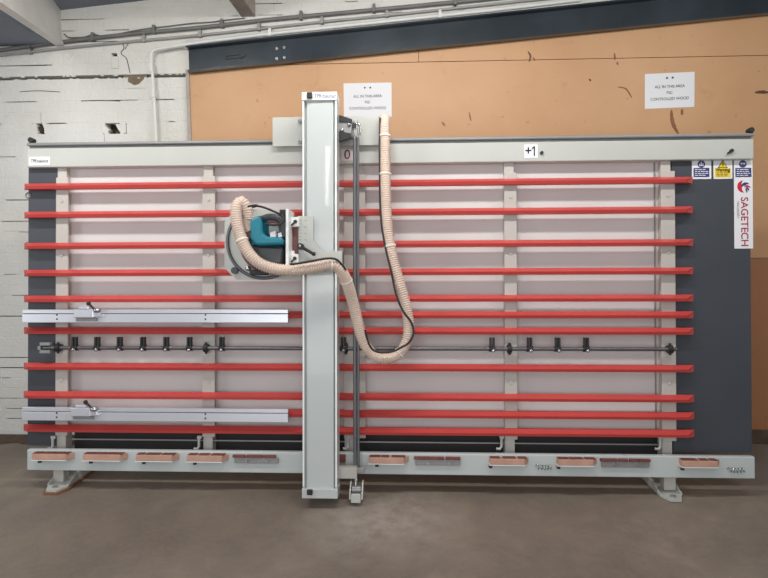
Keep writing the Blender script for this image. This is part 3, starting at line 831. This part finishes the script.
# dark gusset bracket right of the column
ga = at(338, 117, -.12); gb = at(353, 122, -.12); gc = at(352, 137, -.12); gd = at(338, 140, -.12)
mb = MB(); mb.prism([ga, gb, gc, gd], 1, -.17, -.06, .003); br = mb.build('gusset_bracket', 'lug_grey', colm)
mb = MB(); mb.prism([(ga[0], ga[1]), (gb[0], gb[1]), (gb[0], gb[1] - .02), (ga[0], ga[1] - .045)], 1, -.18, -.165); mb.build('gusset_rib', 'black', br)
mb = MB(); mb.prism([(gd[0], gd[1] + .04), (gc[0], gc[1] + .005), (gc[0] + .0, gc[1] - .02), (gd[0], gd[1] - .035)], 1, -.19, -.165); mb.build('gusset_rib', 'black', br)
for px, py in ((342, 130), (349, 124.5), (349, 135.5)):
    uu, vv = at(px, py, -.18); mb = MB(); mb.sphere((uu, -.175, vv), .013); mb.build('bolt', 'steel', br)
# spacer blocks between column and carriage plate
mb = MB(); mb.box((cu0 + .03, CB - .005, v0 + .02), (cu1 - .02, pd + .002, v1)); mb.build('spacer', 'black', colm)
# vertical counterweight tube
td = -.15
uu = at(356.2, 300, td)[0]
tv1 = at(356, 137, td)[1]; tv0 = at(356, 472, td)[1]
for off, rr in ((-.0085, .0115), (.0125, .0085)):
    mb = MB(); mb.cyl((uu + off, td, tv0), (uu + off, td, tv1), rr, 14); mb.build('guide_tube', 'tube_grey', colm)
mb = MB(); a = at(355.5, 121, td)[1]
for s in (-.015, .008): mb.box((uu + s, td - .014, tv1 - .02), (uu + s + .008, td + .014, a), .003)
mb.cyl((uu - .018, td, a - .02), (uu + .026, td, a - .02), .008, 10); mb.tube([(uu + .02, td, a - .02), (uu + .03, td, a - .05), (uu + .028, td, a - .09)], .008, 8)
mb.build('fork_end', 'steel', colm)
mb = MB(); mb.box((gb[0] - .01, -.165, gb[1] - .05), (uu, -.135, gb[1] - .02), .002); mb.build('link_bar', 'black', colm)
# crossbar, rod and foot shoe
u0, v1 = at(338, 467, -.2); u1, v0 = at(357, 478.5, -.2)
mb = MB(); mb.box((u0 - .03, -.21, v0), (u1, -.16, v1), .004); cb = mb.build('crossbar', 'upright_grey', colm)
mb = MB(); ua, va = at(362.5, 470, -.2); mb.box((u1 - .005, -.2, va - .02), (ua + .015, -.17, va + .012), .004); mb.box((ua - .02, -.195, va + .008), (ua + .03, -.175, va + .018), .003); mb.build('end_plate', 'lug_grey', cb)
rod = at(356.3, 474, td); 
mb = MB(); rb0 = at(356.3, 491, -.2)[1]
mb.cyl((uu, -.185, rod[1] + .01), (uu, -.2, rb0), .009, 10); mb.sphere((uu, -.188, (rod[1] + rb0) / 2 + .02), .014); mb.sphere((uu, -.2, (rod[1] + rb0) / 2 - .02), .011)
mb.build('rod', 'steel', colm)
# shoe : little U-shaped white pedal
sx0, sv1 = at(350.5, 485, -.22); sx1, _ = at(362.5, 485, -.22)
shz = at(356, 502, -.25)[1]
mb = MB(); c0 = (sx0 + sx1) / 2
mb.box((sx0 + .008, -.27, shz), (sx1 - .008, -.255, shz + .055), .003)
for s in (sx0, sx1): mb.prism([(-.262, shz + .02), (-.255, shz + .055), (-.2, shz + .11), (-.16, shz + .11), (-.16, shz + .02)], 0, s - .004, s + .004)
mb.box((sx0, -.255, shz + .015), (sx1, -.16, shz + .024))
mb.build('foot_shoe', 'frame_grey', colm)
mb = MB(); mb.cyl((sx0 + .01, -.205, shz + .062), (sx1 - .01, -.205, shz + .062), .026, 14); mb.build('wheel', 'lug_grey', colm)

# ================================================================== SAW HEAD
SP = -.27                                                     # swivel plate front plane
pc = at(264, 241.5, SP)
head = thing('circular_saw', 'teal circular saw with dark guard on a pale swivel plate beside the column', 'saw', (pc[0], SP, pc[1]))
outl = [(231, 214), (240, 209.5), (287.5, 209.5), (287.5, 262), (300, 262), (302, 279.5), (236, 279.5), (224.5, 268), (224.5, 222)]
mb = MB(); mb.prism([at(x, y, SP) for x, y in outl], 1, SP, SP + .012, .002); sp_ = mb.build('swivel_plate', 'frame_grey', head)
mb = MB(); rr = abs(at(301, 241, SP)[0] - pc[0]); mb.torus((pc[0], SP - .006, pc[1]), rr * .985, .0105, 1, 100, 300, 60); mb.build('pivot_ring', 'pipe_dark', sp_)
for px, py in ((234.5, 270.5), (274.5, 274.5)):
    uu, vv = at(px, py, SP - .02); mb = MB(); mb.cyl((uu, SP, vv), (uu, SP - .028, vv), .021, 14); mb.build('locking_knob', 'guard', sp_)
# dark opening ring and saw base behind the motor
mb = MB(); mb.cyl((pc[0] + .03, SP, pc[1] - .02), (pc[0] + .03, SP - .03, pc[1] - .02), .175, 40); mb.build('saw_base', 'saw_red', head)
# lower blade guard : half-disc housing
def blob(mb, pts2, d0, d1, bev=.012): mb.prism([at(x, y, (d0 + d1) / 2) for x, y in pts2], 1, d0, d1, bev)
mb = MB(); blob(mb, [(245, 243), (250, 237), (257, 246), (283, 246), (285.5, 250), (283, 268), (274, 273), (262, 272), (250, 264), (244.5, 254)], SP - .03, SP - .12, .014); mb.build('blade_guard', 'guard', head)
mb = MB(); blob(mb, [(258, 247), (283, 248), (281, 263), (270, 266), (259, 256)], SP - .12, SP - .14, .008); mb.build('guard_cover', 'guard', head)
mb = MB(); blob(mb, [(250, 269.5), (268, 270.5), (268, 275), (250, 275)], SP - .02, SP - .06, .004); mb.build('clamp_bar', 'black', head)
mb = MB(); uu, vv = at(248, 268.5, SP - .05); mb.sphere((uu, SP - .05, vv), .018); mb.build('clamp_bolt', 'steel', head)
# teal motor housing + D handle
mb = MB(); blob(mb, [(253, 221), (262, 216.5), (265, 220), (265.5, 235), (271, 238), (285, 238.5), (285.5, 245.5), (259, 246.5), (253.5, 240)], SP - .04, SP - .19, .014); mot = mb.build('motor_housing', 'teal', head)
mb = MB(); uu, vv = at(258.5, 228, SP - .14); mb.cyl((uu - .0, SP - .10, vv + .04), (uu, SP - .1, vv - .1), .055, 20, .05); mb.build('motor_barrel', 'teal', mot)
ha = P(265, 222, SP - .15)
mb = MB(); mb.tube(crom([P(262, 219, SP - .14), P(269, 217, SP - .16), P(277, 218, SP - .16), P(282, 224, SP - .15), P(284, 236, SP - .13)], 6), .021, 12); mb.build('handle', 'guard', head)
mb = MB(); blob(mb, [(272, 233), (277, 231.5), (277.5, 237.5), (271.5, 238)], SP - .08, SP - .165, .003); blob(mb, [(279, 234), (282.5, 233), (283.5, 237.5), (279.5, 238)], SP - .08, SP - .16, .003); mb.build('name_badge', 'sticker_white', mot)
mb = MB(); blob(mb, [(266, 224), (280, 224), (284, 238), (267, 236)], SP - .02, SP - .1, .01); mb.build('gear_case', 'lug_grey', head)
mb = MB(); a = Vector(P(246, 226, SP - .12)); mb.cyl(a + Vector((-.005, 0, .045)), a + Vector((.025, 0, -.035)), .04, 16, .034); mb.build('dust_spout', 'hose', head)
mb = MB(); mb.cyl(a + Vector((-.01, 0, .06)), a + Vector((-.004, 0, .042)), .043, 16); mb.build('spout_collar', 'collar_green', head)
# upright side plate seen edge-on
u0, v1 = at(286, 209, -.42); u1, v0 = at(289.3, 268.5, -.42)
mb = MB(); mb.box((u0, -.43, v0), (u1 - .002, SP + .01, v1), .002); mb.build('side_plate', 'edge_white', head)
mb = MB(); uu, vv = at(283.3, 214, -.40); mb.box((uu - .02, -.42, vv - .06), (uu + .018, -.34, vv + .025), .006); mb.build('switch_block', 'black', head)
# pivot lugs with black pins
for px, py in ((293.5, 222.5), (293, 259)):
    uu, vv = at(px, py, -.34); mb = MB(); mb.box((uu - .03, -.36, vv - .027), (uu + .036, -.30, vv + .030), .004)
    if py > 240: mb.box((uu - .018, -.355, vv + .02), (uu + .01, -.315, vv + .05), .004)
    lg_ = mb.build('pivot_lug', 'edge_white', head)
    mb = MB(); mb.cyl((uu + .016, -.36, vv + .002), (uu + .016, -.372, vv + .002), .011, 12); mb.tube([(uu + .016, -.367, vv), (uu - .008, -.367, vv - .02)], .005, 8); mb.build('pin', 'black', lg_)
mb = MB(); ua = at(289, 240, -.3)[0]; ub = at(299, 240, -.3)[0]; mb.box((ua, -.325, at(290, 258, -.3)[1]), (ub, -.30, at(290, 226, -.3)[1])); mb.build('hinge_bar', 'saw_red', head)
# head plate sliding on the column
HD = -.318
hp = [(297.7, 216), (313.3, 216), (313.3, 240.5), (322.5, 250.8), (342.2, 250.8), (342.2, 268), (297.7, 268)]
mb = MB(); mb.prism([at(x, y, HD) for x, y in hp], 1, HD, HD + .012, .002); hpl = mb.build('head_plate', 'frame_grey', head)
for k in range(7):
    for q, px in enumerate((300.5, 305.5)):
        if q and k % 2: continue
        uu, vv = at(px, 220.5 + k * 3.2, HD); mb = MB(); mb.box((uu - .008, HD - .001, vv - .002), (uu + .008, HD, vv + .002)); mb.build('scale_mark', 'lug_grey', hpl)
a = Vector(P(300.5, 246.5, HD - .02)); b = Vector(P(313.8, 254, HD - .03))
mb = MB(); mb.cyl(a + Vector((0, .02, 0)), a + Vector((0, -.012, 0)), .02, 14); mb.tube([a, b], .0095, 10); mb.sphere(b, .0125); mb.slot = 1; mb.sphere(a + Vector((-.001, -.012, .003)), .010); mb.build('locking_lever', ['black', 'steel'], hpl)

# ================================================================== HOSE AND CABLE
hp_ = [P(247.5, 219, -.40), P(246.5, 208, -.41), P(241.5, 202, -.42), P(236.8, 207, -.44), P(236.5, 219, -.455), P(239, 231, -.465), P(243.5, 244, -.475), P(251, 256, -.48), P(262, 264.8, -.475), P(277, 269.3, -.46), P(294, 270.3, -.44), P(312, 268, -.43), P(328, 264.8, -.42), P(336.5, 266, -.41), P(343, 274, -.38), P(348.5, 287, -.33), P(353, 303, -.28), P(357, 320, -.25), P(361.5, 337, -.23), P(368.5, 350, -.22), P(378, 357.5, -.215), P(390, 358, -.21), P(400.5, 352.5, -.205), P(407, 340, -.2), P(408.7, 325, -.2), P(405.5, 305, -.2), P(399.3, 282, -.2), P(392.5, 258, -.19), P(388, 232, -.18), P(386, 205, -.17), P(385.2, 175, -.16), P(384.8, 145, -.15), P(384.5, 126, -.14), P(384.5, 119.5, -.11), P(384.5, 120.5, -.03), P(384.5, 127, .03)]
t = thing('dust_hose', 'cream ribbed dust hose looping from the saw and up over the frame top', 'hose', hp_[20])
path = resample(crom(hp_, 14), .0035)
rad = [.0335 + .0034 * math.cos(2 * math.pi * i / 4) for i in range(len(path))]
mb = MB(); mb.tube(path, .03, 16, True, rad); mb.build('ribbed_tube', 'hose', t)
def nearest(px, py, d):
    q = Vector(P(px, py, d)); i = min(range(2, len(path) - 2), key=lambda k: (path[k].x - q.x) ** 2 + (path[k].z - q.z) ** 2)
    return i
for px, py, d in ((384.8, 136, -.15), (385.2, 174, -.16), (391, 246, -.19), (400, 353, -.2), (243, 240, -.47), (332, 265, -.42), (346, 281, -.35)):
    i = nearest(px, py, d); a = (path[i + 1] - path[i - 1]).normalized()
    mb = MB(); mb.tube([path[i] - a * .004, path[i] + a * .004], .0395, 16); mb.build('cable_tie', 'tie', t)
cb_ = [P(380.3, 118, -.155), P(379.6, 140, -.165), P(379.8, 175, -.17), P(380.2, 205, -.18), P(382, 228, -.195), P(386, 250, -.21), P(391.5, 273, -.225), P(396, 294, -.245), P(403, 311, -.25), P(411, 322, -.245), P(413.5, 333, -.245), P(409, 342.5, -.25), P(401, 347.5, -.26), P(394, 351, -.265), P(384, 352.5, -.27), P(374, 350.5, -.275), P(368.5, 343, -.28), P(365, 330, -.29)]
ct = thing('power_cable', 'thin dark power cable tied alongside the hose drop right of the column', 'cable', cb_[8])
mb = MB(); mb.tube(crom(cb_, 8), .0065, 8); mb.build('cord', 'cable', ct)
cb2 = [P(248, 206.5, -.47), P(254, 205.5, -.48), P(264, 207.5, -.48), P(274, 211.5, -.475), P(281, 215, -.46), P(283.8, 219.5, -.46), P(281, 223.5, -.46), P(274, 225, -.46), P(266, 224, -.45)]
ct = thing('saw_cord', 'dark flexible cord bowed from the hose top to the saw switch', 'cable', cb2[4])
mb = MB(); mb.tube(crom(cb2, 8), .0065, 8); mb.build('cord', 'cable', ct)
cb3 = [P(290, 264.3, -.5), P(297, 263.6, -.48), P(312, 261, -.475), P(326, 258.6, -.465), P(335, 259, -.45), P(341, 263.5, -.43), P(346, 270, -.41)]
ct = thing('trailing_cord', 'dark cord lying along the top of the hose across the column front', 'cable', cb3[3])
mb = MB(); mb.tube(crom(cb3, 8), .0065, 8); mb.build('cord', 'cable', ct)
